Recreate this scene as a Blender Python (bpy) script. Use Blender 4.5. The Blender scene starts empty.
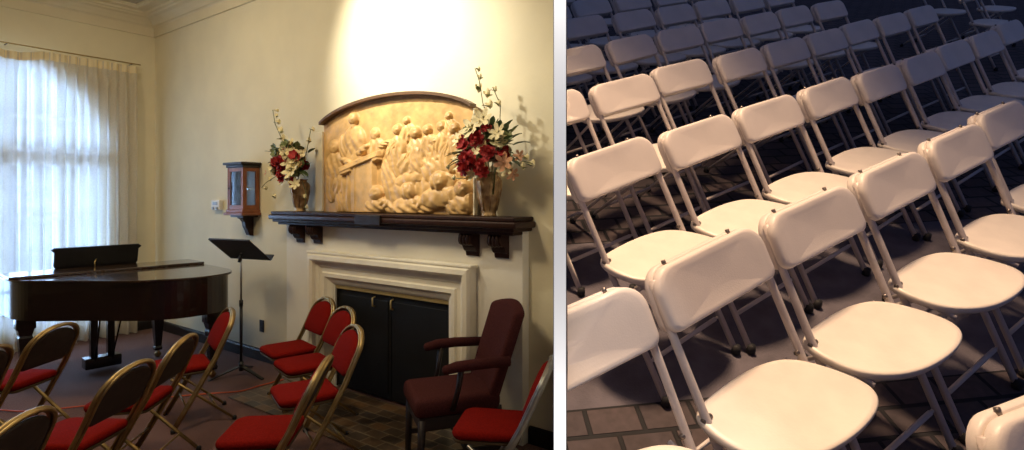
import bpy, bmesh, math, random
from mathutils import Vector, Matrix, Euler, noise
random.seed(7)
PI = math.pi
SC = bpy.context.scene
COL = SC.collection
HC = 1.70                                   # camera height above the music room floor

# ------------------------------------------------------------------ materials
def mat(name, col, rough=0.6, metal=0.0, var=0.0, scale=20.0, bump=0.0, bscale=80.0, spec=0.5, coat=0.0, sheen=0.0, col2=None):
    m = bpy.data.materials.new(name); m.use_nodes = True
    nt = m.node_tree; b = nt.nodes['Principled BSDF']
    b.inputs['Base Color'].default_value = (*col, 1)
    b.inputs['Roughness'].default_value = rough
    b.inputs['Metallic'].default_value = metal
    b.inputs['Specular IOR Level'].default_value = spec
    b.inputs['Coat Weight'].default_value = coat
    b.inputs['Sheen Weight'].default_value = sheen
    tc = nt.nodes.new('ShaderNodeTexCoord')
    if var > 0 or col2:
        n = nt.nodes.new('ShaderNodeTexNoise'); n.inputs['Scale'].default_value = scale; n.inputs['Detail'].default_value = 5
        nt.links.new(tc.outputs['Object'], n.inputs['Vector'])
        r = nt.nodes.new('ShaderNodeValToRGB')
        r.color_ramp.elements[0].position = 0.35; r.color_ramp.elements[1].position = 0.65
        c2 = col2 if col2 else tuple(max(0, c*(1-var)) for c in col)
        r.color_ramp.elements[0].color = (*c2, 1)
        r.color_ramp.elements[1].color = (*(col if col2 else tuple(min(1, c*(1+var*.4)) for c in col)), 1)
        nt.links.new(n.outputs['Fac'], r.inputs['Fac']); nt.links.new(r.outputs['Color'], b.inputs['Base Color'])
    if bump > 0:
        n2 = nt.nodes.new('ShaderNodeTexNoise'); n2.inputs['Scale'].default_value = bscale; n2.inputs['Detail'].default_value = 4
        nt.links.new(tc.outputs['Object'], n2.inputs['Vector'])
        bp = nt.nodes.new('ShaderNodeBump'); bp.inputs['Strength'].default_value = bump; bp.inputs['Distance'].default_value = 0.01
        nt.links.new(n2.outputs['Fac'], bp.inputs['Height']); nt.links.new(bp.outputs['Normal'], b.inputs['Normal'])
    return m

def wood(name, a, b_, rough=0.3, coat=0.3, scale=(1, 1, 8)):
    m = mat(name, a, rough, coat=coat); nt = m.node_tree; b = nt.nodes['Principled BSDF']
    tc = nt.nodes.new('ShaderNodeTexCoord'); mp = nt.nodes.new('ShaderNodeMapping'); mp.inputs['Scale'].default_value = scale
    n = nt.nodes.new('ShaderNodeTexNoise'); n.inputs['Scale'].default_value = 6; n.inputs['Detail'].default_value = 6; n.inputs['Distortion'].default_value = 1.2
    r = nt.nodes.new('ShaderNodeValToRGB')
    r.color_ramp.elements[0].position = .3; r.color_ramp.elements[1].position = .7
    r.color_ramp.elements[0].color = (*a, 1); r.color_ramp.elements[1].color = (*b_, 1)
    nt.links.new(tc.outputs['Object'], mp.inputs['Vector']); nt.links.new(mp.outputs['Vector'], n.inputs['Vector'])
    nt.links.new(n.outputs['Fac'], r.inputs['Fac']); nt.links.new(r.outputs['Color'], b.inputs['Base Color'])
    return m

def brick_mat(name, c1, c2, cm, bw, bh, mortar, rough=.8, rot=0.0, bump=.6, offset=.5, var=.5):
    m = mat(name, c1, rough); nt = m.node_tree; b = nt.nodes['Principled BSDF']
    tc = nt.nodes.new('ShaderNodeTexCoord'); mp = nt.nodes.new('ShaderNodeMapping'); mp.inputs['Rotation'].default_value = (0, 0, rot)
    t = nt.nodes.new('ShaderNodeTexBrick')
    t.inputs['Color1'].default_value = (*c1, 1); t.inputs['Color2'].default_value = (*c2, 1); t.inputs['Mortar'].default_value = (*cm, 1)
    t.inputs['Scale'].default_value = 1; t.inputs['Brick Width'].default_value = bw; t.inputs['Row Height'].default_value = bh
    t.inputs['Mortar Size'].default_value = mortar; t.inputs['Mortar Smooth'].default_value = .3; t.offset = offset
    n = nt.nodes.new('ShaderNodeTexNoise'); n.inputs['Scale'].default_value = 30; n.inputs['Detail'].default_value = 6
    mx = nt.nodes.new('ShaderNodeMix'); mx.data_type = 'RGBA'; mx.blend_type = 'MULTIPLY'; mx.inputs['Factor'].default_value = var
    r = nt.nodes.new('ShaderNodeValToRGB'); r.color_ramp.elements[0].position = .3; r.color_ramp.elements[1].position = .7
    r.color_ramp.elements[0].color = (.35, .35, .35, 1)
    nt.links.new(tc.outputs['Object'], mp.inputs['Vector']); nt.links.new(mp.outputs['Vector'], t.inputs['Vector'])
    nt.links.new(tc.outputs['Object'], n.inputs['Vector']); nt.links.new(n.outputs['Fac'], r.inputs['Fac'])
    nt.links.new(t.outputs['Color'], mx.inputs['A']); nt.links.new(r.outputs['Color'], mx.inputs['B'])
    nt.links.new(mx.outputs['Result'], b.inputs['Base Color'])
    bp = nt.nodes.new('ShaderNodeBump'); bp.inputs['Strength'].default_value = bump; bp.inputs['Distance'].default_value = .01; bp.invert = True
    nt.links.new(t.outputs['Fac'], bp.inputs['Height']); nt.links.new(bp.outputs['Normal'], b.inputs['Normal'])
    return m

M = {}
M['wall'] = mat('wall_paint', (.79, .72, .51), .75, var=.05, scale=2.5, bump=.15, bscale=25)
M['wall_low'] = mat('breast_paint', (.86, .82, .70), .7, var=.05, scale=3, bump=.1, bscale=30)
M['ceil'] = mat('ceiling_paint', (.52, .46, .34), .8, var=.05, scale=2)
M['crown'] = mat('crown_paint', (.76, .68, .48), .6, var=.04, scale=3)
M['partition'] = mat('partition_paint', (.93, .93, .93), .8, var=.02, scale=3)
M['base'] = mat('baseboard_black', (.012, .010, .009), .45, var=.2)
M['carpet'] = mat('carpet', (.15, .070, .055), .95, var=.35, scale=90, bump=.5, bscale=300, sheen=.2, spec=.1)
M['hearth'] = brick_mat('hearth_tile', (.20, .11, .05), (.045, .04, .035), (.22, .17, .11), .16, .10, .006, rough=.35, rot=.0, bump=.3)
M['plaster'] = mat('surround_stone', (.90, .84, .68), .45, var=.06, scale=6, bump=.1, bscale=40)
M['mantel'] = wood('mantel_wood', (.020, .008, .006), (.045, .018, .012), .42, .08, (6, 1, 1))
M['mantel'].node_tree.nodes['Principled BSDF'].inputs['Specular IOR Level'].default_value = .2
M['curio'] = wood('curio_wood', (.17, .05, .018), (.32, .11, .04), .5, .05, (1, 1, .6))
M['black'] = mat('satin_black', (.008, .008, .009), .35, var=.3)
M['fireblack'] = mat('firescreen_black', (.004, .005, .006), .55, var=.5, scale=4)
M['piano'] = wood('piano_case', (.007, .0035, .003), (.015, .006, .005), .25, .3, (2, 2, 2))
M['pianolid'] = wood('piano_lid', (.022, .011, .007), (.05, .026, .015), .22, .7, (2, 2, 2))
M['brass'] = mat('brass', (.55, .40, .17), .3, 1.0, var=.2)
M['brasspaint'] = mat('brass_paint', (.52, .40, .17), .45, .25, var=.15)
M['gold'] = mat('gold_frame', (.38, .265, .105), .36, .75, var=.25, scale=15)
M['goldin'] = mat('gold_groove', (.09, .06, .03), .5, .4)
M['steel'] = mat('grey_steel', (.35, .34, .31), .35, .9, var=.2)
M['red'] = mat('red_fabric', (.21, .007, .004), .95, var=.3, scale=120, bump=.35, bscale=400, spec=.08)
M['brownback'] = mat('brown_panel', (.028, .020, .015), .6, var=.3)
M['maroon'] = mat('maroon_fabric', (.075, .022, .022), .95, var=.35, scale=150, bump=.4, bscale=350, spec=.08)
M['darkleg'] = wood('dark_leg', (.010, .006, .005), (.02, .010, .008), .5, .0)
M['white'] = mat('white_plastic', (.75, .73, .68), .5)
M['lcd'] = mat('display_grey', (.25, .27, .25), .3)
M['vasegold'] = mat('vase_bronze', (.62, .42, .20), .4, .5, col2=(.22, .11, .05), scale=14, bump=.6, bscale=30)
M['rose'] = mat('petal_red', (.42, .02, .02), .7, var=.4, scale=60)
M['cream'] = mat('petal_cream', (.86, .76, .45), .7, var=.15, scale=60)
M['peach'] = mat('petal_peach', (.75, .40, .22), .7, var=.2, scale=60)
M['leaf'] = mat('leaf_green', (.07, .12, .035), .5, var=.4, scale=30)
M['leafpale'] = mat('leaf_pale', (.22, .26, .10), .55, var=.3, scale=30)
M['stem'] = mat('stem_green', (.12, .14, .05), .6)
M['relief'] = mat('relief_plaster', (.68, .42, .155), .45, var=.25, scale=9, bump=.12, bscale=60)
M['reliefback'] = wood('relief_board', (.56, .31, .10), (.66, .40, .16), .45, .1, (10, 1, .6))
M['reliefedge'] = wood('relief_edge', (.09, .045, .018), (.15, .08, .035), .45, .2)
M['stonestrip'] = mat('pale_strip', (.80, .72, .52), .5)
M['cord'] = mat('orange_cord', (.55, .09, .03), .5)
M['heading'] = mat('heading_fabric', (.80, .70, .46), .9)
M['winframe'] = mat('window_paint', (.62, .62, .62), .5)
# white folding chairs and yard
M['vinyl'] = mat('white_vinyl', (.79, .72, .66), .42, var=.06, scale=5, bump=.06, bscale=200)
M['seatvinyl'] = mat('white_seat', (.84, .77, .68), .38, var=.08, scale=7, bump=.05, bscale=120)
M['tube'] = mat('painted_tube', (.63, .56, .52), .38, var=.12, scale=12)
M['rubber'] = mat('rubber_foot', (.012, .012, .014), .7)
M['rivet'] = mat('rivet_steel', (.22, .19, .17), .35, .8)
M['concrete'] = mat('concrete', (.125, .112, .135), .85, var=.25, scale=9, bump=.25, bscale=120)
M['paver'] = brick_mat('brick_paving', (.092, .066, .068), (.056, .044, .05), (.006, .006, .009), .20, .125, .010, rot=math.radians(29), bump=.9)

def glass_mat():
    m = bpy.data.materials.new('clear_glass'); m.use_nodes = True
    nt = m.node_tree; nt.nodes.clear()
    o = nt.nodes.new('ShaderNodeOutputMaterial'); t = nt.nodes.new('ShaderNodeBsdfTransparent'); g = nt.nodes.new('ShaderNodeBsdfGlossy')
    g.inputs['Roughness'].default_value = .05; t.inputs['Color'].default_value = (.93, .96, .96, 1)
    mx = nt.nodes.new('ShaderNodeMixShader'); f = nt.nodes.new('ShaderNodeFresnel'); f.inputs['IOR'].default_value = 1.5
    nt.links.new(f.outputs[0], mx.inputs[0]); nt.links.new(t.outputs[0], mx.inputs[1]); nt.links.new(g.outputs[0], mx.inputs[2]); nt.links.new(mx.outputs[0], o.inputs[0])
    return m
M['glass'] = glass_mat()

def sheer_mat():
    m = bpy.data.materials.new('sheer_curtain'); m.use_nodes = True
    nt = m.node_tree; nt.nodes.clear()
    o = nt.nodes.new('ShaderNodeOutputMaterial')
    d = nt.nodes.new('ShaderNodeBsdfDiffuse'); d.inputs['Color'].default_value = (.80, .72, .58, 1)
    tl = nt.nodes.new('ShaderNodeBsdfTranslucent'); tl.inputs['Color'].default_value = (.80, .80, .80, 1)
    tr = nt.nodes.new('ShaderNodeBsdfTransparent')
    m1 = nt.nodes.new('ShaderNodeMixShader'); m1.inputs[0].default_value = .45
    m2 = nt.nodes.new('ShaderNodeMixShader'); m2.inputs[0].default_value = .30
    nt.links.new(d.outputs[0], m1.inputs[1]); nt.links.new(tl.outputs[0], m1.inputs[2])
    nt.links.new(m1.outputs[0], m2.inputs[1]); nt.links.new(tr.outputs[0], m2.inputs[2]); nt.links.new(m2.outputs[0], o.inputs[0])
    # fine weave
    tc = nt.nodes.new('ShaderNodeTexCoord'); w = nt.nodes.new('ShaderNodeTexNoise'); w.inputs['Scale'].default_value = 60
    nt.links.new(tc.outputs['Object'], w.inputs['Vector'])
    mr = nt.nodes.new('ShaderNodeMapRange'); mr.inputs['To Min'].default_value = .12; mr.inputs['To Max'].default_value = .34
    nt.links.new(w.outputs['Fac'], mr.inputs['Value']); nt.links.new(mr.outputs['Result'], m2.inputs[0])
    return m
M['sheer'] = sheer_mat()

# ------------------------------------------------------------------ mesh builder
class MB:
    def __init__(s): s.v = []; s.f = []; s.sm = []
    def add(s, vs, fs, smooth=False, mtx=None):
        o = len(s.v)
        for v in vs:
            v = Vector(v)
            s.v.append(mtx @ v if mtx else v)
        for f in fs: s.f.append([i+o for i in f]); s.sm.append(smooth)
    def box(s, lo, hi, mtx=None, bev=0.0):
        x0, y0, z0 = lo; x1, y1, z1 = hi
        if bev <= 0:
            s.add([(x0,y0,z0),(x1,y0,z0),(x1,y1,z0),(x0,y1,z0),(x0,y0,z1),(x1,y0,z1),(x1,y1,z1),(x0,y1,z1)],
                  [(0,3,2,1),(4,5,6,7),(0,1,5,4),(1,2,6,5),(2,3,7,6),(3,0,4,7)], False, mtx); return
        bm = bmesh.new(); bmesh.ops.create_cube(bm, size=1)
        for v in bm.verts: v.co = Vector(((x0+x1)/2+v.co.x*(x1-x0), (y0+y1)/2+v.co.y*(y1-y0), (z0+z1)/2+v.co.z*(z1-z0)))
        bmesh.ops.bevel(bm, geom=bm.edges[:], offset=bev, segments=3 if bev > .008 else 2, affect='EDGES', profile=.5)
        bm.verts.index_update()
        s.add([v.co.copy() for v in bm.verts], [[v.index for v in f.verts] for f in bm.faces], bev > .008, mtx); bm.free()
    def tube(s, pts, r, n=10, closed=False, cap=True, flat=None, mtx=None):
        """round or (flat=(w,h)) rectangular section along a path; r may be a list"""
        P = [Vector(p) for p in pts]; k = len(P)
        R = r if isinstance(r, (list, tuple)) else [r]*k
        ring = []; up = None; vs = []
        for i in range(k):
            a = P[i-1] if (i > 0 or closed) else P[i]; b = P[(i+1) % k] if (i < k-1 or closed) else P[i]
            t = (b-a).normalized()
            if up is None:
                up = Vector((1, 0, 0)) if flat else (Vector((0, 0, 1)) if abs(t.z) < .9 else Vector((1, 0, 0)))
            nrm = (up - t*up.dot(t)).normalized() if (up - t*up.dot(t)).length > 1e-5 else t.orthogonal().normalized()
            bi = t.cross(nrm).normalized(); up = nrm
            if flat:
                w, h = flat[0]/2, flat[1]/2
                for (c, d) in ((-w,-h),(w,-h),(w,h),(-w,h)): vs.append(P[i]+nrm*c+bi*d)
            else:
                for j in range(n):
                    an = 2*PI*j/n; vs.append(P[i]+(nrm*math.cos(an)+bi*math.sin(an))*R[i])
        m = 4 if flat else n; fs = []
        for i in range(k if closed else k-1):
            for j in range(m):
                a = i*m+j; b = i*m+(j+1) % m; c = ((i+1) % k)*m+(j+1) % m; d = ((i+1) % k)*m+j
                fs.append((a, b, c, d))
        if cap and not closed: fs += [tuple(range(m))[::-1], tuple((k-1)*m+j for j in range(m))]
        s.add(vs, fs, not flat, mtx)
    def lathe(s, prof, c=(0,0,0), n=20, mtx=None, sx=1, sy=1):
        vs = []; fs = []
        for r, z in prof:
            for j in range(n):
                a = 2*PI*j/n; vs.append((c[0]+r*sx*math.cos(a), c[1]+r*sy*math.sin(a), c[2]+z))
        k = len(prof)
        for i in range(k-1):
            for j in range(n): fs.append((i*n+j, i*n+(j+1) % n, (i+1)*n+(j+1) % n, (i+1)*n+j))
        fs += [tuple(range(n))[::-1], tuple((k-1)*n+j for j in range(n))]
        s.add(vs, fs, True, mtx)
    def plate(s, outline, z0, z1, bev=.0, mtx=None, smooth=False, seg=2):
        """outline (x,y) extruded z0..z1, soft rim by inset rings"""
        n = len(outline); c = Vector((sum(p[0] for p in outline)/n, sum(p[1] for p in outline)/n))
        rings = [(1.0, z0), (1.0, z1)] if bev <= 0 else \
            [(-bev, z0), (-bev*.3, z0+bev*.3), (0, z0+bev), (0, z1-bev), (-bev*.3, z1-bev*.3), (-bev, z1)]
        vs = []
        for q, z in rings:
            for i, p in enumerate(outline):
                if bev <= 0: vs.append((p[0], p[1], z)); continue
                a = Vector(outline[i-1]); b = Vector(outline[(i+1) % n]); t = (b-a).normalized(); nn = Vector((t.y, -t.x))
                if nn.dot(Vector(p)-c) < 0: nn = -nn
                vs.append((p[0]+nn.x*q, p[1]+nn.y*q, z))
        fs = []
        for k in range(len(rings)-1):
            for i in range(n): fs.append((k*n+i, k*n+(i+1) % n, (k+1)*n+(i+1) % n, (k+1)*n+i))
        fs += [tuple(range(n))[::-1], tuple((len(rings)-1)*n+i for i in range(n))]
        s.add(vs, fs, smooth, mtx)
    def blob(s, c, r, sc=(1,1,1), n=8, mtx=None, rot=None):
        R = rot.to_matrix() if rot else Matrix.Identity(3)
        vs = []; fs = []; k = n//2+1
        for i in range(k):
            th = PI*(i+.0)/(k-1)
            for j in range(n):
                ph = 2*PI*j/n
                vs.append(Vector(c)+R @ Vector((r*sc[0]*math.sin(th)*math.cos(ph), r*sc[1]*math.sin(th)*math.sin(ph), r*sc[2]*math.cos(th))))
        for i in range(k-1):
            for j in range(n): fs.append((i*n+j, (i+1)*n+j, (i+1)*n+(j+1) % n, i*n+(j+1) % n))
        s.add(vs, fs, True, mtx)
    def build(s, name, m, parent=None, weld=True):
        me = bpy.data.meshes.new(name)
        me.from_pydata([tuple(v) for v in s.v], [], s.f)
        for p, sm in zip(me.polygons, s.sm): p.use_smooth = sm
        bm = bmesh.new(); bm.from_mesh(me)
        bmesh.ops.remove_doubles(bm, verts=bm.verts, dist=1e-5)
        bmesh.ops.recalc_face_normals(bm, faces=bm.faces)
        bm.to_mesh(me); bm.free()
        me.materials.append(M[m] if isinstance(m, str) else m)
        o = bpy.data.objects.new(name, me); COL.objects.link(o)
        if parent: o.parent = parent
        return o

def tag(o, label=None, cat=None, group=None, kind=None):
    if label: o['label'] = label
    if cat: o['category'] = cat
    if group: o['group'] = group
    if kind: o['kind'] = kind
    return o
def empty(name, mtx, label, cat, group=None):
    o = bpy.data.objects.new(name, None); COL.objects.link(o); o.matrix_world = mtx; o.empty_display_size = .1
    return tag(o, label, cat, group)
KIDS = {}
def copy_tree(o, parent=None):
    c = o.copy(); COL.objects.link(c)
    if parent: c.parent = parent
    for ch in list(o.children): copy_tree(ch, c)
    return c
def round_poly(x0, x1, y0, y1, r, seg=6, taper=0.0):
    """rounded rectangle; taper narrows the +y edge on both sides"""
    rr = r if isinstance(r, (list, tuple)) else [r]*4
    pts = []
    for (cx, cy, a0, q) in ((x0, y0, PI, 0), (x1, y0, 1.5*PI, 1), (x1-taper, y1, 0, 2), (x0+taper, y1, .5*PI, 3)):
        R = rr[q]; sx = 1 if q in (0, 3) else -1; sy = 1 if q in (0, 1) else -1
        for i in range(seg+1):
            a = a0+.5*PI*i/seg; pts.append((cx+sx*R+R*math.cos(a), cy+sy*R+R*math.sin(a)))
    return pts

# ------------------------------------------------------------------ the two places
# music room: corner of window wall and fireplace wall at (-4.647, 7.447); local x runs along the fireplace wall, local -y into the room
TH = math.atan2(-.5902, .8073)
ROOM = Matrix.Translation((-4.647, 7.447, 0)) @ Matrix.Rotation(TH, 4, 'Z')
def rm(a, b, z=0, yaw=0): return ROOM @ Matrix.Translation((a, -b, z)) @ Matrix.Rotation(yaw, 4, 'Z')
def wm(x, y, z=0, yaw=0): return Matrix.Translation((x, y, z)) @ Matrix.Rotation(yaw, 4, 'Z')
# raked terrace: its own sloping ground plane
YARD = Matrix(((.81464334, -.57995954, -.00177755, 1.42862138),
               (.51199906, .72061519, -.46751548, .14100525),
               (.27242099, .37994826, .8839831, HC-1.84684584),
               (0, 0, 0, 1)))
def ym(x, y, z=0, yaw=0): return YARD @ Matrix.Translation((x, y, z)) @ Matrix.Rotation(yaw, 4, 'Z')
PL, PR = .0734, .0944          # the partition's two faces: X = PL*Y (room side) and X = PR*Y (terrace side)

# ------------------------------------------------------------------ room shell
def struct(mb, name, m, mtx=None, label=None):
    o = mb.build(name, m); 
    if mtx: o.matrix_world = mtx
    return tag(o, label, None, None, 'structure')
CZ = 4.05
# added partition, wedge in plan: stands in for a white gap, separates the light
p = MB()
Y0, Y1 = 1.0, 15.0
vs = [(PL*Y0, Y0, 0), (PR*Y0, Y0, 0), (PR*Y1, Y1, 0), (PL*Y1, Y1, 0)]
p.add(vs+[(x, y, 7.5) for x, y, z in vs], [(0,3,2,1),(4,5,6,7),(0,1,5,4),(1,2,6,5),(2,3,7,6),(3,0,4,7)])
struct(p, 'wall_partition_added', 'partition', None, 'white partition wall added between the music room and the chair terrace')
# fireplace wall (room x from 0 to the partition)
def part_a(b):      # room x at which the line at distance b from the fireplace wall meets the partition's room face
    # world = C + e1*a + e2*b ; X = PL*Y
    cx, cy = -4.647-.5902*b, 7.447-.8073*b
    return (PL*cy-cx)/(.8073+PL*.5902)
w = MB()
a0, a1 = part_a(0)-.004, part_a(-.15)-.004
vs = [(-.15, .15), (-.15, 0), (a0, 0), (a1, .15)]
w.add([(x, y, 0) for x, y in vs]+[(x, y, CZ) for x, y in vs], [(0,3,2,1)[::-1],(4,5,6,7),(0,1,5,4),(1,2,6,5),(2,3,7,6),(3,0,4,7)])
struct(w, 'wall_fireplace', 'wall', ROOM, 'cream wall behind the fireplace')
# window wall with an arched opening
WB0, WB1, WS, WZ = .56, 2.46, .25, 2.25      # opening b range, sill, spring line
w = MB()
WR = (WB1-WB0)/2; WCb = (WB0+WB1)/2
hole = [(WB1, WS), (WB1, WZ)]+[(WCb+WR*math.cos(PI*i/24), WZ+WR*math.sin(PI*i/24)) for i in range(1, 24)]+[(WB0, WZ), (WB0, WS)]
def wallpoly(poly, x0=-.15, x1=0):
    n = len(poly); w.add([(x0, -b, z) for b, z in poly]+[(x1, -b, z) for b, z in poly],
        [tuple(range(n)), tuple(range(n, 2*n))[::-1]]+[(i, (i+1) % n, n+(i+1) % n, n+i) for i in range(n)])
wallpoly([(0, 0), (WB0, 0), (WB0, CZ), (0, CZ)]); wallpoly([(WB1, 0), (8.5, 0), (8.5, CZ), (WB1, CZ)])
wallpoly([(WB0, 0), (WB1, 0), (WB1, WS), (WB0, WS)])
for i in range(24):
    t0, t1 = PI*i/24, PI*(i+1)/24
    q0 = (WCb+WR*math.cos(t0), WZ+WR*math.sin(t0)); q1 = (WCb+WR*math.cos(t1), WZ+WR*math.sin(t1))
    wallpoly([q1, q0, (q0[0], CZ), (q1[0], CZ)])
struct(w, 'wall_window', 'wall', ROOM, 'cream wall with the curtained window')
# window: frame, mullions, glass
wf = MB()
fr = hole
def bar(b0, z0, b1, z1, t=.05, d=.05):
    wf.box((-.10, -max(b0, b1)-(t/2 if b0 == b1 else 0), min(z0, z1)-(t/2 if z0 == z1 else 0)), (-.10+d, -min(b0, b1)+(t/2 if b0 == b1 else 0), max(z0, z1)+(t/2 if z0 == z1 else 0)))
wf.tube([(-.075, -b, z) for b, z in hole], .035, 6, closed=True)
bar(WB0, WZ-.12, WB1, WZ-.12, .14); bar(WB0, WZ-.0, WB1, WZ-.0, .05)
for bb, t in ((WCb, .12), (WCb-.48, .05), (WCb+.48, .05), (WCb-.24, .022), (WCb+.24, .022), (WCb-.72, .022), (WCb+.72, .022)):
    top = WZ+math.sqrt(max(0, WR**2-(bb-WCb)**2))
    bar(bb, WS, bb, top, t)
for z in (.65, 1.05, 1.45, 1.85): bar(WB0, z, WB1, z, .03)
for z in (2.62,):
    h = math.sqrt(WR**2-(z-WZ)**2); bar(WCb-h, z, WCb+h, z, .03)
wo = struct(wf, 'window_1', 'winframe', ROOM, 'tall arched window behind the sheer curtains')
g = MB(); n = len(hole); g.add([(-.08, -b, z) for b, z in hole], [tuple(range(n))])
go = g.build('window_glass', 'glass', wo)
# other walls and ceiling of the room, floor
w = MB(); w.box((-.15, -8.65, 0), (10.5, -8.5, CZ)); struct(w, 'wall_rear', 'wall', ROOM, 'cream wall at the back of the music room')
def clip_poly(poly):      # keep X <= PL*Y for Y>=1 side ; simple half-plane clip in world xy
    out = []; f = lambda q: PL*q[1]-.002-q[0]
    for i, q in enumerate(poly):
        r = poly[(i+1) % len(poly)]; a, b = f(q), f(r)
        if a >= 0: out.append(q)
        if (a >= 0) != (b >= 0):
            t = a/(a-b); out.append((q[0]+(r[0]-q[0])*t, q[1]+(r[1]-q[1])*t))
    return out
def W2(a, b):
    v = ROOM @ Vector((a, -b, 0)); return (v.x, v.y)
rect = [W2(-.15, -.15), W2(10.5, -.15), W2(10.5, 8.5), W2(-.15, 8.5)]
def slab(poly, z0, z1, name, m, label):
    w = MB(); n = len(poly)
    w.add([(x, y, z0) for x, y in poly]+[(x, y, z1) for x, y in poly], [tuple(range(n))[::-1], tuple(range(n, 2*n))]+[(i, (i+1) % n, n+(i+1) % n, n+i) for i in range(n)])
    return struct(w, name, m, None, label)
rc = clip_poly(rect)
slab(rc, -.1, 0, 'floor', 'carpet', 'brown-red carpet of the music room')
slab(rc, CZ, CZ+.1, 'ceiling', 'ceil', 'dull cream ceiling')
# crown moulding: profile (offset from wall, z)
prof = [(0, 3.77), (.022, 3.77), (.022, 3.88), (.035, 3.895), (.05, 3.90), (.07, 3.93), (.11, 3.965), (.15, 3.98), (.16, 3.995), (.19, 4.0), (.20, 4.02), (.31, 4.02), (.32, 4.035), (.35, 4.035), (.35, 4.049), (0, 4.049)]
def sweep_l(path, prof_, name, m, label):       # path list of (point_fn(offset)->(x,y))
    w = MB(); k = len(prof_); vs = []
    for fn in path:
        for o_, z in prof_: x, y = fn(o_); vs.append((x, y, z))
    fs = []
    for i in range(len(path)-1):
        for j in range(k): fs.append((i*k+j, i*k+(j+1) % k, (i+1)*k+(j+1) % k, (i+1)*k+j))
    fs += [tuple(range(k)), tuple((len(path)-1)*k+j for j in range(k))[::-1]]
    w.add(vs, fs); return struct(w, name, m, ROOM, label)
crown_path = [lambda o: (o, -8.4), lambda o: (o, -o), lambda o: (part_a(o)-.006, -o)]
sweep_l(crown_path, prof, 'trim_1', 'crown', 'cream crown moulding under the ceiling')
bprof = [(0, .002), (.022, .002), (.022, .10), (.016, .115), (.0, .12)]
sweep_l([lambda o: (o, -8.4), lambda o: (o, -o), lambda o: (3.09, -o)], bprof, 'baseboard_left', 'base', 'black baseboard along the window wall and fireplace wall')
sweep_l([lambda o: (5.91, -o), lambda o: (part_a(o)-.006, -o)], bprof, 'baseboard_right', 'base', 'black baseboard right of the chimney breast')

# chimney breast (below the mantel) with firebox
w = MB(); BD = .075
FX0, FX1, FZ = 3.85, 5.26, .955
w.box((3.10, -BD, 0), (FX0, 0, 1.53)); w.box((FX1, -BD, 0), (5.90, 0, 1.53)); w.box((FX0, -BD, FZ), (FX1, 0, 1.53))
struct(w, 'wall_chimney', 'wall_low', ROOM, 'pale chimney breast below the dark mantel')
# hearth
w = MB(); w.box((3.35, -.78, .0005), (5.75, -BD, .012), bev=.003)
struct(w, 'floor_hearth', 'hearth', ROOM, 'tiled hearth strip in front of the fireplace')

# fireplace surround, mitred moulding
fs_ = empty('fireplace_surround', rm(4.53, BD+.003, 0), 'moulded cream stone surround framing the black fireplace opening', 'fireplace surround')
pr = [(0, .0), (0, .075), (.015, .095), (.05, .10), (.07, .085), (.075, .055), (.11, .05), (.125, .035), (.16, .034), (.17, .05), (.20, .05), (.22, .03), (.255, .012), (.27, .0)]
w = MB(); vs = []; k = len(pr); OX, OZ = .965, 1.19
for (sx, base) in ((-1, True), (-1, False), (1, False), (1, True)):
    for q, h in pr: vs.append((sx*(OX-q), -h, 0.013 if base else OZ-q))
fsx = []
for i in range(3):
    for j in range(k): fsx.append((i*k+j, i*k+(j+1) % k, (i+1)*k+(j+1) % k, (i+1)*k+j))
fsx += [tuple(range(k)), tuple(3*k+j for j in range(k))[::-1]]
w.add(vs, fsx); w.build('moulding', 'plaster', fs_)
w = MB(); w.box((-OX-.02, -.085, OZ), (OX+.02, 0, OZ+.022), bev=.006); w.build('cap_ledge', 'plaster', fs_)
# doors of the firebox
fd = empty('fireplace_doors', rm(4.555, .0, 0), 'tall black fireplace doors with brass top rail inside the cream surround', 'fireplace doors')
HWD = (FX1-FX0)/2
for sx in (-1, 1):
    d = MB(); x0, x1 = (0.004, HWD-.004) if sx > 0 else (-HWD+.004, -.004)
    d.box((x0, -.045, .02), (x1, -.01, FZ-.075), bev=.004)
    d.box((x0+.03, -.052, .06), (x1-.03, -.044, FZ-.12), bev=.003)
    do = d.build('door', 'fireblack', fd)
    hx = sx*.105-.09 if sx < 0 else .03
    h = MB(); h.tube([(hx, -.05, .775), (hx, -.078, .782), (hx, -.078, .85), (hx, -.05, .857)], .0075, 8)
    h.build('handle', 'brasspaint', do)
d = MB(); d.box((-HWD+.002, -.07, FZ-.07), (HWD-.002, -.01, FZ-.002), bev=.006); d.box((-HWD+.004, -.074, FZ-.045), (HWD-.004, -.07, FZ-.035)); d.build('top_rail', 'brasspaint', fd)
for sx in (-1, 1):
    d = MB(); d.box((min(sx*HWD*.998, sx*(HWD-.012)), -.06, .014), (max(sx*HWD*.998, sx*(HWD-.012)), -.046, FZ-.072)); d.build('side_rail', 'brownback', fd)

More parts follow.
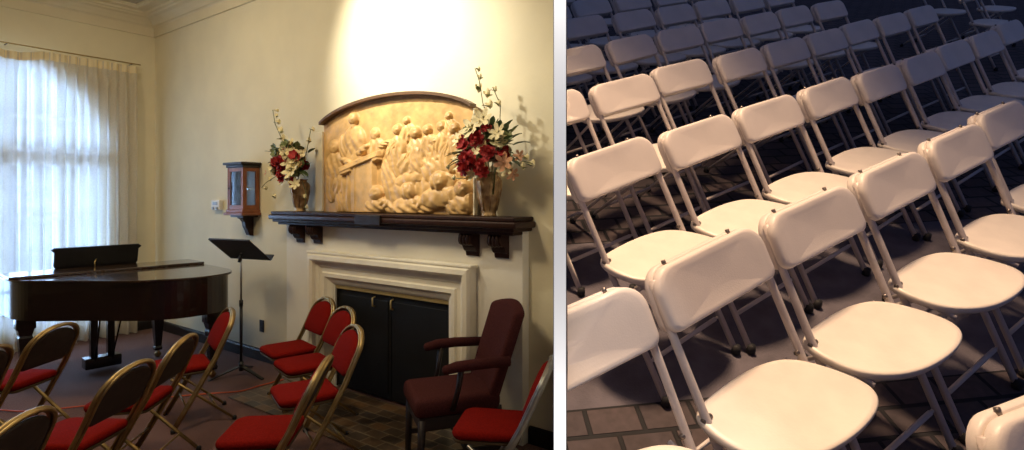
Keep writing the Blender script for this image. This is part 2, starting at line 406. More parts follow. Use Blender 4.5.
# mantel shelf
ms = empty('mantel_shelf', rm(4.515, 0, 0), 'long dark mahogany mantel shelf on paired scroll brackets', 'mantel')
w = MB(); MZ = 1.565
w.box((-1.43, -.235, MZ-.03), (1.43, -.003, MZ), bev=.008); w.build('shelf_board', 'mantel', ms)
w = MB()
w.box((-1.45, -.25, MZ-.075), (1.45, -.003, MZ-.031), bev=.012)
w.box((-1.42, -.225, MZ-.10), (1.42, -.003, MZ-.072), bev=.008)
w.box((-1.385, -.19, MZ-.125), (1.385, -.003, MZ-.098), bev=.008); w.build('moulding', 'mantel', ms)
w = MB(); w.box((-.155, -.27, MZ-.092), (.155, -.249, MZ-.006), bev=.006); w.build('centre_block', 'darkleg', ms)
for x in (-1.17, -.90, .95, 1.215):
    w = MB()
    pf = [(0, 0), (-.165, 0), (-.175, -.02), (-.18, -.05), (-.17, -.075), (-.15, -.085), (-.135, -.08), (-.13, -.10), (-.115, -.125), (-.095, -.135), (-.09, -.165), (-.06, -.175), (-.055, -.22), (0, -.22)]
    n = len(pf); hw = .058
    w.add([(x-hw, y if y < 0 else -.002, MZ-.125+z) for y, z in pf]+[(x+hw, y if y < 0 else -.002, MZ-.125+z) for y, z in pf],
          [tuple(range(n)), tuple(range(n, 2*n))[::-1]]+[(i, (i+1) % n, n+(i+1) % n, n+i) for i in range(n)])
    for dx in (-.03, 0, .03): w.tube([(x+dx, -.17, MZ-.13), (x+dx, -.185, MZ-.155), (x+dx, -.178, MZ-.19), (x+dx, -.155, MZ-.208)], .011, 6)
    w.build('bracket', 'mantel', ms)

# carved relief panel standing on the mantel
RW, RH0, RHT = 1.80, .80, .965      # width, side height, top height (arch)
rel = empty('relief_panel', rm(4.565, .045, MZ+.002), 'arched golden plaster relief of an orator and seated crowd above the mantel', 'relief')
def arch_z(x):       # elliptical segment, a little flatter on the right
    t = x/(RW/2); return RH0-.03+(RHT-RH0+.03)*math.sqrt(max(0, 1-(abs(t)*.93)**2))*1.0-(.055 if True else 0)*0
def arch_zz(x):
    t = x/(RW/2); c = math.sqrt(max(0, 1-(abs(t)*.90)**2)); c0 = math.sqrt(1-.81)
    return RH0+(RHT-RH0)*(c-c0)/(1-c0)
# figures: (u,v) in photo-relief fractions -> panel coordinates: px 318..473, py 214..~92
def U(px_): return (px_-318.0)/155.0
def hfield():
    feats = []
    def E(cx, cy, rx, ry, h, ang=0, pw=1.0): feats.append(('e', cx, cy, rx, ry, h, math.radians(ang), pw))
    # coordinates in photograph-like units: x 0..155, y up 0..120 (base 0)
    # seated man far left
    E(14, 72, 6, 8, .060); E(14, 50, 11, 17, .050); E(10, 28, 9, 18, .045); E(21, 30, 9, 12, .055, -20); E(22, 12, 7, 16, .045); E(27, 45, 8, 3.4, .055, -25)
    # standing orator
    E(38, 100, 5, 7.2, .092); E(38, 93, 3.2, 6, .06); E(38, 76, 13, 17, .070); E(38, 52, 11, 22, .060); E(33, 22, 10, 26, .05); E(26, 70, 5, 15, .070, 8); E(33, 54, 12, 4.5, .082, -22); E(49, 66, 10, 4, .075, 38); E(46, 54, 5, 3.5, .095)
    # man behind the desk
    E(61, 82, 5, 6.5, .050); E(62, 66, 10, 12, .045); E(71, 70, 8, 3.5, .05, 25)
    # right hand crowd
    for (x, y, s) in ((85, 84, 1.0), (103, 79, 1.1), (114, 81, .95), (127, 83, .95), (138, 80, 1), (148, 74, .9), (121, 70, .9), (94, 92, .75), (133, 92, .7)):
        E(x, y, 4.3*s, 5.6*s, .070*s); E(x+1, y-17*s, 9*s, 13*s, .050*s, random.uniform(-15, 15)); E(x-5*s, y-20*s, 4, 12*s, .055*s, random.uniform(-40, 20))
    E(84, 54, 10, 22, .058, 10); E(78, 30, 9, 26, .055, 12); E(96, 48, 12, 12, .066, -30); E(104, 52, 9, 16, .075, 10); E(98, 34, 16, 8, .07, 15); E(90, 22, 15, 11, .06, 30); E(118, 42, 12, 14, .062, 20)
    E(112, 24, 12, 14, .055, -20); E(134, 52, 10, 16, .055, -10); E(146, 50, 8, 20, .05); E(128, 30, 12, 12, .06, 30)
    # foreground heads seen from behind
    for (x, y, s, l) in ((64, 20, 1.0, 0), (98, 22, 1.15, 12), (126, 31, 1.2, -12), (146, 24, 1.0, 0)):
        E(x, y, 7*s, 8.5*s, .105*s, l); E(x-2, y-13*s, 14*s, 9*s, .085*s, 8); E(x+8*s, y-10*s, 8*s, 6*s, .075*s, -30)
    E(50, 6, 14, 6, .05); E(82, 6, 12, 7, .06); E(112, 8, 12, 8, .07, 10); E(142, 8, 12, 10, .07)
    return feats
FE = hfield()
def hgt(x, y):
    h = 0.0; top = None
    for _, cx, cy, rx, ry, hh, an, pw in FE:
        dx, dy = x-cx, y-cy
        if abs(dx) > 30 or abs(dy) > 34: continue
        c, s = math.cos(an), math.sin(an); u = (c*dx+s*dy)/rx; v = (-s*dx+c*dy)/ry; q = u*u+v*v
        if q < 1:
            z = hh*(1-q)**.38
            if rx > 7 or ry > 9:
                z += .008*math.sin((u*3.2+v*.8+cx)*3.1+math.sin(v*3+cy)*1.4)*min(1, (1-q)*3)
            if z > h: h = z; top = (rx, ry, u, v)
    if top and top[0] < 9 and .9 < top[1]/top[0] < 1.6:      # a head: brow, nose and hair
        u, v = top[2], top[3]
        h += .008*math.exp(-((u-.45)**2+(v+.1)**2)*30)-.005*math.exp(-((u-.3)**2+(v-.15)**2)*40)-.004*math.exp(-((u-.3)**2+(v+.5)**2)*40)
        if v > .45 or u < -.25: h += .003*noise.noise(Vector((x*1.1, y*1.1, 3)))+.002
    elif top: h += .004*noise.noise(Vector((x*.25, y*.25, 7)))
    # desk: slanted top and front
    # top parallelogram (24..67, 46..60), front below
    if 25 < x < 68:
        tt = (x-25)/43; yl = 43+tt*15; yt = 49+tt*15
        if yl < y < yt: h = max(h, .10-.02*(y-yl)/6)
        if 38 < x < 62 and y <= yl and y > 0: h = max(h, .066+(.008 if (40.5 < x < 42.5 or x > 59.5) else 0))
        elif yl-3.5 < y <= yl: h = max(h, .088)
    return h
r_ = MB(); NX, NY = 300, 190
TOPF = RHT-.03
vs = []
for j in range(NY+1):
    for i in range(NX+1):
        x = -RW/2+.02+(RW-.04)*i/NX; zt = arch_zz(x)-.035
        z = zt*j/NY
        h = hgt((x+RW/2)/RW*155, z/RHT*119)*.62 + .0012*noise.noise(Vector((x*30, z*30, 0)))
        ed = min(i, NX-i, j, NY-j)
        vs.append((x, -.012-(h if ed > 0 else 0), z))
fs2 = [(j*(NX+1)+i, j*(NX+1)+i+1, (j+1)*(NX+1)+i+1, (j+1)*(NX+1)+i) for j in range(NY) for i in range(NX)]
r_.add(vs, fs2, True)
r_.build('carving', 'relief', rel)
b_ = MB(); NB = 40
xs = [-RW/2+RW*i/NB for i in range(NB+1)]
vs = [(x, 0, 0) for x in xs]+[(x, 0, arch_zz(x)-.012) for x in xs]+[(x, -.011, 0) for x in xs]+[(x, -.011, arch_zz(x)-.012) for x in xs]
k = NB+1; fs3 = []
for i in range(NB): fs3 += [(i, i+1, k+i+1, k+i), (2*k+i, 3*k+i, 3*k+i+1, 2*k+i+1), (k+i, k+i+1, 3*k+i+1, 3*k+i), (i, 2*k+i, 2*k+i+1, i+1)]
fs3 += [(0, k, 3*k, 2*k), (NB, 2*k+NB, 3*k+NB, k+NB)]
b_.add(vs, fs3); b_.build('backing_board', 'reliefback', rel)
e_ = MB(); vs = []
for x in xs:
    z = arch_zz(x)
    for (dy, dz) in ((.0, -.012), (.0, .012), (-.07, .012), (-.07, -.012)): vs.append((x, dy, z+dz))
fs4 = [(4*i+j, 4*i+(j+1) % 4, 4*(i+1)+(j+1) % 4, 4*(i+1)+j) for i in range(NB) for j in range(4)]+[(0, 1, 2, 3), (4*NB+3, 4*NB+2, 4*NB+1, 4*NB)]
e_.add(vs, fs4); e_.build('arched_edge', 'reliefedge', rel)
e_ = MB(); e_.box((-RW/2-.11, -.03, 0), (-RW/2-.002, .0, RH0-.07), bev=.005); e_.build('side_strip', 'stonestrip', rel)
e_ = MB(); e_.box((RW/2+.002, -.04, 0), (RW/2+.016, .0, RH0-.02), bev=.003); e_.build('side_strip', 'stonestrip', rel)

# vases and flowers on the mantel
def vase(a, b, label, H=.30, R=.085):
    v = MB(); pr = [(.6, 0), (.62, .02), (.55, .05), (.6, .12), (.82, .4), (.98, .65), (1.0, .78), (.85, .88), (.66, .93), (.7, .97), (.82, 1.0), (.74, 1.0), (.58, .93), (.5, .85), (.5, .2), (.45, .1)]
    v.lathe([(R*r, H*z) for r, z in pr], n=28)
    for i in range(8):
        an = 2*PI*i/8; v.tube([(R*k_*math.cos(an), R*k_*math.sin(an), H*z_) for k_, z_ in ((.60, .12), (.80, .36), (.97, .6), (1.0, .78), (.84, .88))], .006, 5)
    o = v.build('vase', 'vasegold'); o.matrix_world = rm(a, b, MZ+.001)
    return tag(o, label, 'vase', 'bronze vases on the mantel')
vase(3.385, .115, 'bronze embossed vase at the piano end of the mantel')
vase(5.64, .115, 'bronze embossed vase on the mantel beside the white partition', H=.31, R=.09)
def petal_ring(mb, c, nrm, R, n, open_=.6, cup=.5, w=.55, ph=0):
    q = Vector((0, 0, 1)).rotation_difference(nrm).to_matrix()
    for i in range(n):
        a = 2*PI*i/n+ph; ca, sa = math.cos(a), math.sin(a)
        pts = []
        for (r, side, zz) in ((0, 0, 0), (.45, -w*.8, .15), (.45, w*.8, .15), (.85, -w*.75, cup*.6), (.85, w*.75, cup*.6), (1.05, 0, cup)):
            x = r*open_*R; y = side*R*.6; pts.append((ca*x-sa*y, sa*x+ca*y, zz*R))
        mb.add([Vector(c)+q @ Vector(p_) for p_ in pts], [(0, 2, 1), (1, 2, 4, 3), (3, 4, 5)], True)
def rose(mb, c, nrm, R):
    mb.blob(c, R*.5, (1, 1, .9), 8)
    for k_, (o_, cu, n) in enumerate(((.5, 1.0, 4), (.75, .8, 5), (1.05, .5, 6), (1.25, .15, 7))): petal_ring(mb, c, nrm, R*.9, n, o_, cu, .75, k_)
def lily(mb, c, nrm, R):
    petal_ring(mb, c, nrm, R*1.25, 6, 1.0, .45, .5, random.random()*6)
    q = Vector(nrm).normalized()
    mb.tube([Vector(c), Vector(c)+q*R*.5], R*.06, 5)
def leafm(mb, c, d, L, W, droop=.25):
    d = Vector(d).normalized(); s = d.cross(Vector((0, 0, 1)))
    s = s.normalized() if s.length > .1 else Vector((1, 0, 0)); u = s.cross(d)
    vs = []; ks = 6
    for i in range(ks):
        t = i/(ks-1); wd = W*math.sin(PI*min(1, t*.93+.07))**.8*(1 if i < ks-1 else 0.02)
        p = Vector(c)+d*L*t-Vector((0, 0, 1))*droop*L*t*t
        vs += [p-s*wd, p+u*W*-.25, p+s*wd]
    mb.add(vs, [(3*i+j, 3*i+j+1, 3*i+4+j, 3*i+3+j) for i in range(ks-1) for j in range(2)], True)
def bouquet(a, b, z, label, reds, creams, peaches, sprays, seed, nleaf=70, scale=1.0, thick=.11, big=1.2):
    random.seed(seed)
    root = empty('flower_arrangement', rm(a, b, z) @ Matrix.Scale(big, 4), label, 'flowers', 'flower arrangements on the mantel')
    def yy(x, z_): return -.02-random.random()*thick
    for (x, z_, R) in reds:
        R *= 1.2; m_ = MB(); y = yy(x, z_)-.05
        for q in range(3): rose(m_, (x+random.uniform(-.5, .5)*R, y+random.uniform(-.3, .3)*R, z_+random.uniform(-.5, .5)*R), Vector((x*1.5+random.uniform(-.4, .4), -1, .4+random.uniform(-.4, .4))).normalized(), R*.62)
        m_.build('red_bloom', 'rose', root)
    for (x, z_, R) in creams:
        R *= 1.1; m_ = MB(); lily(m_, (x, yy(x, z_), z_), Vector((x*2+random.uniform(-.3, .3), -1, .4)).normalized(), R); m_.build('cream_bloom', 'cream', root)
    for (x, z_, R) in peaches:
        m_ = MB(); lily(m_, (x, yy(x, z_)-.02, z_), Vector((x*2, -1, .2)).normalized(), R); m_.build('peach_bloom', 'peach', root)
    for i in range(int(40*scale)):
        an = random.uniform(-.35, PI+.35); rr = math.sqrt(random.uniform(.05, 1)); x = .17*scale*rr*math.cos(an)-.02; z_ = .11*scale+.17*scale*rr*math.sin(an)
        m_ = MB(); c_ = (x, random.uniform(-.12, -.02), z_)
        for q in range(4): petal_ring(m_, (c_[0]+random.uniform(-.02, .02), c_[1]+random.uniform(-.015, .015), c_[2]+random.uniform(-.02, .02)), Vector((x*3+random.uniform(-.5, .5), -1, random.uniform(-.2, .8))).normalized(), .042, 6, .9, .5, .75, i)
        m_.build('filler_bloom', random.choice(('cream', 'cream', 'leafpale', 'rose')), root)
    lm_ = MB(); lp_ = MB()
    for i in range(nleaf):
        an = random.uniform(-.5, PI+.5); rr = random.uniform(.02, .17)*scale
        c = (rr*math.cos(an), random.uniform(-thick-.0, .03), .13*scale+rr*math.sin(an)*.9)
        leafm(random.choice((lm_, lm_, lp_)), c, (math.cos(an)*1.1, random.uniform(-.8, .25), math.sin(an)+.1), random.uniform(.07, .13)*scale, random.uniform(.014, .028)*scale)
    lm_.build('leaves', 'leaf', root)['kind'] = 'stuff'; lp_.build('pale_leaves', 'leafpale', root)['kind'] = 'stuff'
    st = MB()
    for i in range(9):
        x = random.uniform(-.12, .12)*scale; st.tube([(x*.15, -.01, -.13), (x*.3, -.02, 0), (x, -.04, .16*scale)], .003, 5)
    st.build('stems', 'stem', root)
    for (pts, buds) in sprays:
        sp = MB(); sp.tube([(x, -.03-.02*i_, z_) for i_, (x, z_) in enumerate(pts)], .003, 5); so = sp.build('spray', 'stem', root)
        lf = MB()
        for (x, z_, R) in buds:
            bd = MB(); bd.blob((x, -.05, z_), R, (1, .8, 1.5), 7)
            petal_ring(bd, (x, -.05, z_), Vector((random.uniform(-.6, .6), -.8, .6)).normalized(), R*1.6, 4, .8, .7, .7)
            bd.build('bud', 'cream', so)
            leafm(lf, (x, -.05, z_-R), (random.uniform(-1, 1), -.3, .3), R*3, R*.8)
        lf.build('leaves', 'leafpale', so)['kind'] = 'stuff'
    return root
bouquet(3.385, .14, MZ+.285, 'red and cream flower arrangement in the vase at the piano end', 
        [(.02, .22, .06), (-.10, .13, .05), (.0, .10, .075), (-.02, .03, .045), (.10, .0, .035)],
        [(.08, .14, .05), (.12, .07, .055), (-.10, .23, .045), (.14, .20, .045), (-.16, .0, .035), (.16, -.03, .035), (-.03, .30, .035), (.06, .02, .04)],
        [(-.20, .06, .022), (.16, .12, .022)],
        [([(-.05, .1), (-.14, .33), (-.2, .45), (-.2, .56)], [(-.2, .56, .012), (-.18, .47, .017), (-.15, .40, .02), (-.21, .52, .012), (-.12, .34, .02)]),
         ([(-.08, .05), (-.22, .04), (-.33, -.01), (-.36, -.05)], [(-.36, -.05, .014), (-.30, .02, .013), (-.24, -.12, .014)]),
         ([(.08, .1), (.19, .22), (.27, .38)], [(.27, .38, .013), (.22, .30, .016)]),
         ([(.1, .0), (.18, -.1), (.19, -.22)], [(.19, -.2, .012), (.17, -.12, .014)])], 3)
bouquet(5.70, .15, MZ+.295, 'larger red cream and green flower arrangement beside the white partition',
        [(.0, .19, .065), (-.06, .06, .07), (.05, .28, .035), (.10, .14, .045), (-.14, .26, .035), (.04, .03, .05)],
        [(-.16, .18, .06), (-.17, .08, .055), (-.06, .28, .06), (.13, .24, .045), (.02, .33, .05), (-.22, .13, .04), (.06, .10, .04), (.17, .02, .04), (-.13, .01, .05), (-.20, .22, .04)],
        [(.17, .06, .05), (.20, -.01, .035), (.24, .1, .03), (-.18, -.07, .02)],
        [([(.0, .3), (-.04, .45), (-.05, .58), (-.07, .66)], [(-.07, .66, .012), (-.06, .61, .013), (-.07, .54, .02), (.0, .5, .02), (.02, .43, .02)]),
         ([(.08, .3), (.1, .42), (.06, .52)], [(.06, .52, .013), (.09, .43, .016)]),
         ([(.15, .1), (.26, .07), (.35, .05)], [(.34, .05, .018), (.30, .09, .015), (.27, .04, .017)]),
         ([(-.1, .1), (-.24, .12), (-.33, .05)], [(-.33, .05, .012), (-.28, .1, .012)]),
         ([(-.08, .0), (-.2, -.03), (-.28, -.02)], [(-.28, -.02, .012)])], 11, nleaf=110, scale=1.05, big=1.1)

# curio cabinet on a wall bracket
cc = empty('curio_cabinet', rm(2.345, 0, 1.51), 'small glazed mahogany curio cabinet hanging on the cream wall', 'cabinet')
CW, CD, CH = .155, .185, .545
w = MB(); w.box((-CW-.03, -CD-.03, 0), (CW+.03, -.003, .028), bev=.008); w.box((-CW-.012, -CD-.012, .026), (CW+.012, -.003, .06), bev=.008); w.build('base', 'curio', cc)
w = MB(); w.box((-CW-.012, -CD-.012, CH-.05), (CW+.012, -.003, CH-.02), bev=.006); w.box((-CW-.035, -CD-.035, CH-.022), (CW+.035, -.003, CH+.004), bev=.008); w.build('cornice', 'darkleg', cc)
w = MB(); w.box((-CW+.02, -.012, .058), (CW-.02, -.004, CH-.05)); w.build('back_panel', 'white', cc)
for x in (-CW, CW-.024):
    for y in (-CD, -.030):
        w = MB(); w.box((x, y, .06), (x+.024, y+.024, CH-.05), bev=.003); w.build('post', 'curio', cc)
dr = MB(); x0, x1 = -CW+.025, CW-.025; fw = .024
for q in (((x0, -CD+.004, .062), (x0+fw, -CD+.024, CH-.052)), ((x1-fw, -CD+.004, .062), (x1, -CD+.024, CH-.052)), ((x0+fw, -CD+.004, .062), (x1-fw, -CD+.024, .105)), ((x0+fw, -CD+.004, CH-.09), (x1-fw, -CD+.024, CH-.052))):
    dr.box(*q)
do = dr.build('door', 'curio', cc)
w = MB(); w.box((x0+.02, -CD+.012, .10), (x1-.02, -CD+.016, CH-.085)); w.build('pane', 'glass', do)
w = MB(); w.blob((x0+.013, -CD-.004, .28), .010, n=8); w.build('knob', 'darkleg', do)
for x in (-CW+.004, CW-.022):
    sd = MB(); y0, y1 = -CD+.025, -.031; fw = .016
    for q in (((x, y0, .062), (x+.018, y0+fw, CH-.052)), ((x, y1-fw, .062), (x+.018, y1, CH-.052)), ((x, y0+fw, .062), (x+.018, y1-fw, .105)), ((x, y0+fw, CH-.09), (x+.018, y1-fw, CH-.052))): sd.box(*q)
    so = sd.build('side_frame', 'curio', cc)
    w = MB(); w.box((x+.007, y0+.012, .10), (x+.011, y1-.012, CH-.085)); w.build('pane', 'glass', so)
w = MB(); w.box((-CW+.02, -CD+.04, .27), (CW-.02, -.05, .276)); w.build('glass_shelf', 'glass', cc)
w = MB()
pf = [(0, 0), (-.15, 0), (-.145, -.03), (-.12, -.045), (-.10, -.07), (-.09, -.12), (-.07, -.16), (-.05, -.21), (0, -.22)]
n = len(pf); w.add([(-.03, min(y, -.002), z) for y, z in pf]+[(.03, min(y, -.002), z) for y, z in pf], [tuple(range(n)), tuple(range(n, 2*n))[::-1]]+[(i, (i+1) % n, n+(i+1) % n, n+i) for i in range(n)])
w.box((-.12, -.17, -.02), (.12, -.003, .0)); w.build('bracket', 'mantel', cc)
# figurines within
for (x, y, h, m_, lab) in ((.03, -.11, .085, 'white', 'small white figurine standing on the floor of the curio cabinet'), (-.04, -.13, .07, 'leafpale', 'small greenish figurine beside the white one in the cabinet')):
    f_ = MB(); f_.lathe([(.028, 0), (.028, .008), (.016, .02), (.02, h*.4), (.014, h*.65), (.006, h*.72)], (0, 0, 0), 14); f_.blob((0, 0, h*.85), h*.17, n=8)
    f_.tube([(.012, 0, h*.6), (.026, -.006, h*.45), (.012, -.016, h*.38)], .004, 6)
    o = f_.build('figurine', m_); o.matrix_world = rm(2.345+x, -y, 1.5705); tag(o, lab, 'figurine', 'ornaments in the curio cabinet')

# thermostat, outlet
w = MB(); th = empty('thermostat', rm(1.66, 0, 1.61), 'white thermostat box on the wall left of the curio cabinet', 'thermostat')
w.box((-.09, -.05, -.055), (.09, -.003, .055), bev=.008); w.build('housing', 'white', th)
w = MB(); w.box((-.05, -.054, -.0), (.05, -.0495, .035)); w.build('display', 'lcd', th)
w = MB(); w.box((-.06, -.06, -.05), (-.02, -.0495, -.02), bev=.003); w.box((.02, -.06, -.05), (.06, -.0495, -.02), bev=.003); w.build('button', 'lcd', th)
ol = empty('wall_outlet', rm(2.54, 0, .36), 'black electrical outlet plate low on the cream wall', 'outlet')
w = MB(); w.box((-.04, -.010, -.062), (.04, -.002, .062), bev=.003); w.build('cover_plate', 'black', ol)
w = MB()
for z in (-.03, .012): w.box((-.018, -.013, z), (.018, -.0101, z+.022), bev=.001)
w.build('socket', 'base', ol)

# curtains
def curtain(name, b0, b1, folds, label, seed, ztop=3.33, sag=0.0):
    random.seed(seed); root = empty(name, rm(.13, (b0+b1)/2, 0), label, 'curtain', 'sheer curtains at the window')
    w = MB(); NXc, NZ = folds*14, 40; vs = []; L = b1-b0
    phs = [random.uniform(-.35, .35) for _ in range(folds+2)]; am = [random.uniform(.6, 1.3) for _ in range(folds+2)]
    for j in range(NZ+1):
        t = j/NZ; z = .015+(ztop-.015)*t
        for i in range(NXc+1):
            u = i/NXc; k = u*folds; kk = int(k); fr_ = k-kk
            A = (am[kk]*(1-fr_)+am[kk+1]*fr_)*(.062 if t < .93 else .024)*(1.15-.35*t)
            y = A*math.sin(2*PI*k+phs[kk]*(1-t)*1.2)+.012*math.sin(5*u*PI+3*t)
            if t > .94: y = .02*math.sin(2*PI*k)
            zz = z
            if sag and t > .8: zz -= sag*abs(math.sin(u*PI*3))*(t-.8)/.2
            vs.append((y, L/2-u*L+.006*math.sin(7*t+i), zz))
    w.add(vs, [(j*(NXc+1)+i, j*(NXc+1)+i+1, (j+1)*(NXc+1)+i+1, (j+1)*(NXc+1)+i) for j in range(NZ) for i in range(NXc)], True)
    w.build('drape', 'sheer', root)
    h = MB(); vs = []; 
    for z in (ztop-.09, ztop-.0):
        for i in range(NXc+1):
            u = i/NXc; vs.append((.022*math.sin(2*PI*u*folds)+.003, L/2-u*L, z-(sag*abs(math.sin(u*PI*3)) if sag else 0)))
    h.add(vs, [(i, i+1, NXc+2+i, NXc+1+i) for i in range(NXc)], True)
    h.build('heading_tape', 'heading', root)
    return root
curtain('sheer_curtain', .26, 1.20, 9, 'gathered sheer cream curtain nearest the room corner', 1)
curtain('sheer_curtain', 1.19, 2.75, 13, 'sheer cream curtain at the far side of the window from the corner', 2, sag=.05)
cr = empty('curtain_rail', rm(.13, 1.5, 3.36), 'thin curtain rail above the window', 'curtain rail')
w = MB(); w.tube([(0, 1.28, 0), (0, -1.3, 0)], .007, 8); w.build('rail', 'brass', cr)
for y in (1.2, 0, -1.2):
    w = MB(); w.tube([(-.127, y, .0), (0, y, 0)], .007, 6); w.build('bracket', 'steel', cr)

# ------------------------------------------------------------------ grand piano
PM = rm(1.22, 1.08, 0, math.radians(-4))       # local x: keyboard -> tail, local y: + toward the fireplace wall
pn = empty('grand_piano', PM, 'black grand piano with closed lid in the corner by the window', 'piano')
def pline(y_off=0.0, grow=0.0):
    # outline (x, y) starting front/wall side, going round tail to near side
    pts = [(0, .74), (1.15, .74)]
    # tail curve (control points smoothed)
    cp = [(1.15, .74), (1.45, .72), (1.66, .62), (1.76, .42), (1.75, .18), (1.64, -.02), (1.48, -.17), (1.28, -.33), (1.10, -.50), (.94, -.64), (.76, -.72), (.55, -.745), (0, -.745)]
    out = []
    P = [Vector(c) for c in cp]
    for i in range(len(P)-1):
        p0 = P[max(0, i-1)]; p1 = P[i]; p2 = P[i+1]; p3 = P[min(len(P)-1, i+2)]
        for s_ in range(5):
            t = s_/5; out.append(tuple(.5*((2*p1)+(-p0+p2)*t+(2*p0-5*p1+4*p2-p3)*t*t+(-p0+3*p1-3*p2+p3)*t**3)))
    out.append(cp[-1])
    res = [(0-grow if grow > 0 else 0, .74+grow)]+[(x+(grow if x > 1.2 else 0)*min(1, (x-1.2)/.3), y+(grow if y > 0 else -grow)) for x, y in out]
    res[-1] = (0-grow if grow > 0 else 0, -.745-grow)
    return res
cs = [(x, y) for x, y in pline() if True]
w = MB(); w.plate([(max(x, .30), y) for x, y in cs], .665, .985); 
w.box((.30, -.745, .65), (.42, .74, .67)); w.build('case', 'piano', pn)
w = MB(); w.box((.0, -.70, .66), (.31, .70, .73), bev=.006); w.box((.0, -.70, .72), (.03, .70, .755), bev=.005); w.build('keybed', 'piano', pn)
for y0, y1 in ((.655, .74), (-.745, -.66)):
    w = MB()
    prf = [(.31, .65), (.31, .985), (.17, .985), (.10, .97), (.06, .93), (.03, .87), (-.01, .85), (-.03, .81), (-.02, .76), (.03, .74), (.02, .70), (.05, .66), (.12, .65)]
    n = len(prf); w.add([(x, y0, z) for x, z in prf]+[(x, y1, z) for x, z in prf], [tuple(range(n)), tuple(range(n, 2*n))[::-1]]+[(i, (i+1) % n, n+(i+1) % n, n+i) for i in range(n)])
    w.build('arm', 'piano', pn)
w = MB(); w.box((.18, -.65, .73), (.30, .65, .90), bev=.01); w.build('fallboard', 'piano', pn)
lid = [(max(x, .42), y) for x, y in pline(grow=.025)]
w = MB(); w.plate(lid, .988, 1.008, bev=.005); w.build('lid', 'pianolid', pn)
w = MB(); w.box((.42, -.77, 1.0085), (.82, .765, 1.032), bev=.005); w.build('front_flap', 'pianolid', pn)
# music desk upright on its slides
dk = MB(); TL = Matrix.Translation((.36, -.05, 1.0)) @ Matrix.Rotation(math.radians(14), 4, 'Y')
prf = [(-.35, 0), (-.325, .03), (-.34, .06), (-.34, .19), (-.365, .215), (-.34, .235), (.34, .235), (.365, .215), (.34, .19), (.34, .06), (.325, .03), (.35, 0)]
n = len(prf); dk.add([(0, y, z) for y, z in prf]+[(.018, y, z) for y, z in prf], [tuple(range(n)), tuple(range(n, 2*n))[::-1]]+[(i, (i+1) % n, n+(i+1) % n, n+i) for i in range(n)], False, TL)
dk.box((-.04, -.38, -.012), (.03, .38, .0), TL); dko = dk.build('music_desk', 'black', pn)
w = MB(); w.tube([(.36+.07, -.08, 1.033), (.36+.06, -.08, 1.07), (.40, -.06, 1.10)], .006, 6); w.build('prop', 'brass', dko)
w = MB(); w.box((.30, -.73, .90), (.425, .73, .995), bev=.006); w.build('pin_block_cover', 'pianolid', pn)
def pleg(x, y):
    w = MB(); w.box((x-.07, y-.07, .52), (x+.07, y+.07, .667), bev=.01)
    k = [(.058, .52), (.045, .46), (.05, .44), (.028, .12), (.036, .10), (.03, .075)]
    vs = []
    for r, z in k: vs += [(x-r, y-r, z), (x+r, y-r, z), (x+r, y+r, z), (x-r, y+r, z)]
    w.add(vs, [(4*i+j, 4*i+(j+1) % 4, 4*i+4+(j+1) % 4, 4*i+4+j) for i in range(len(k)-1) for j in range(4)]+[(0, 3, 2, 1), (4*len(k)-4, 4*len(k)-3, 4*len(k)-2, 4*len(k)-1)])
    l = w.build('leg', 'piano', pn)
    c = MB(); c.tube([(x-.012, y, .03), (x+.012, y, .03)], .03, 14); c.box((x-.018, y-.01, .03), (x+.018, y+.01, .078)); c.build('caster', 'brass', l)
pleg(.42, -.60); pleg(.25, .52); pleg(1.42, .60)
ly = MB()
for s_ in (-.07, .07):
    ly.box((.31, s_-.030, .13), (.375, s_+.030, .66), bev=.005)
ly.box((.27, -.15, .035), (.41, .15, .14), bev=.01); ly.box((.29, -.12, .56), (.40, .12, .665)); lo = ly.build('lyre', 'piano', pn)
for s_ in (-.07, .07):
    w = MB(); w.tube([(.40, s_, .11), (.68, s_*1.3, .66)], .008, 8); w.build('brace', 'piano', lo)
for s_ in (-.07, 0, .07):
    w = MB(); w.box((.17, s_-.018, .045), (.272, s_+.018, .057), bev=.004); w.build('pedal', 'brass', lo)

# music stand
st = empty('music_stand', rm(2.86, .40, 0, math.radians(-8)), 'black orchestral music stand behind the piano tail', 'music stand')
w = MB()
for i in range(3):
    an = math.radians(-100+120*i); ca, sa = math.cos(an), math.sin(an)
    P_ = [(0, .10), (.06, .085), (.22, .03), (.28, .012)]
    vs = []
    for r, z in P_:
        wd = .022 if r < .2 else .014
        for (s_, dz) in ((-wd, 0), (wd, 0), (wd, -.012), (-wd, -.012)): vs.append((ca*r-sa*s_, sa*r+ca*s_, z+dz))
    w.add(vs, [(4*i_+j, 4*i_+(j+1) % 4, 4*i_+4+(j+1) % 4, 4*i_+4+j) for i_ in range(3) for j in range(4)]+[(0, 1, 2, 3), (15, 14, 13, 12)])
w.tube([(0, 0, .05), (0, 0, .14)], .022, 12); w.build('tripod_base', 'black', st)
w = MB(); w.tube([(0, 0, .1), (0, 0, .70)], .014, 10); w.tube([(0, 0, .66), (0, 0, .72)], .018, 10); w.build('lower_pole', 'black', st)
w = MB(); w.tube([(0, 0, .70), (0, 0, 1.17)], .009, 10); w.build('upper_pole', 'steel', st)
w = MB(); w.tube([(0, -.02, 1.08), (0, .0, 1.16)], .014, 8); w.build('tilt_clamp', 'black', st)
w = MB(); TD = Matrix.Translation((-.03, 0, 1.195)) @ Matrix.Rotation(math.radians(202), 4, 'Z') @ Matrix.Rotation(math.radians(-52), 4, 'X')
w.box((-.26, -.006, -.165), (.26, .004, .165), TD, bev=.003); w.box((-.26, -.06, -.167), (.26, -.004, -.157), TD)
w.box((-.255, -.012, .16), (.255, .004, .17), TD); w.build('desk', 'black', st)

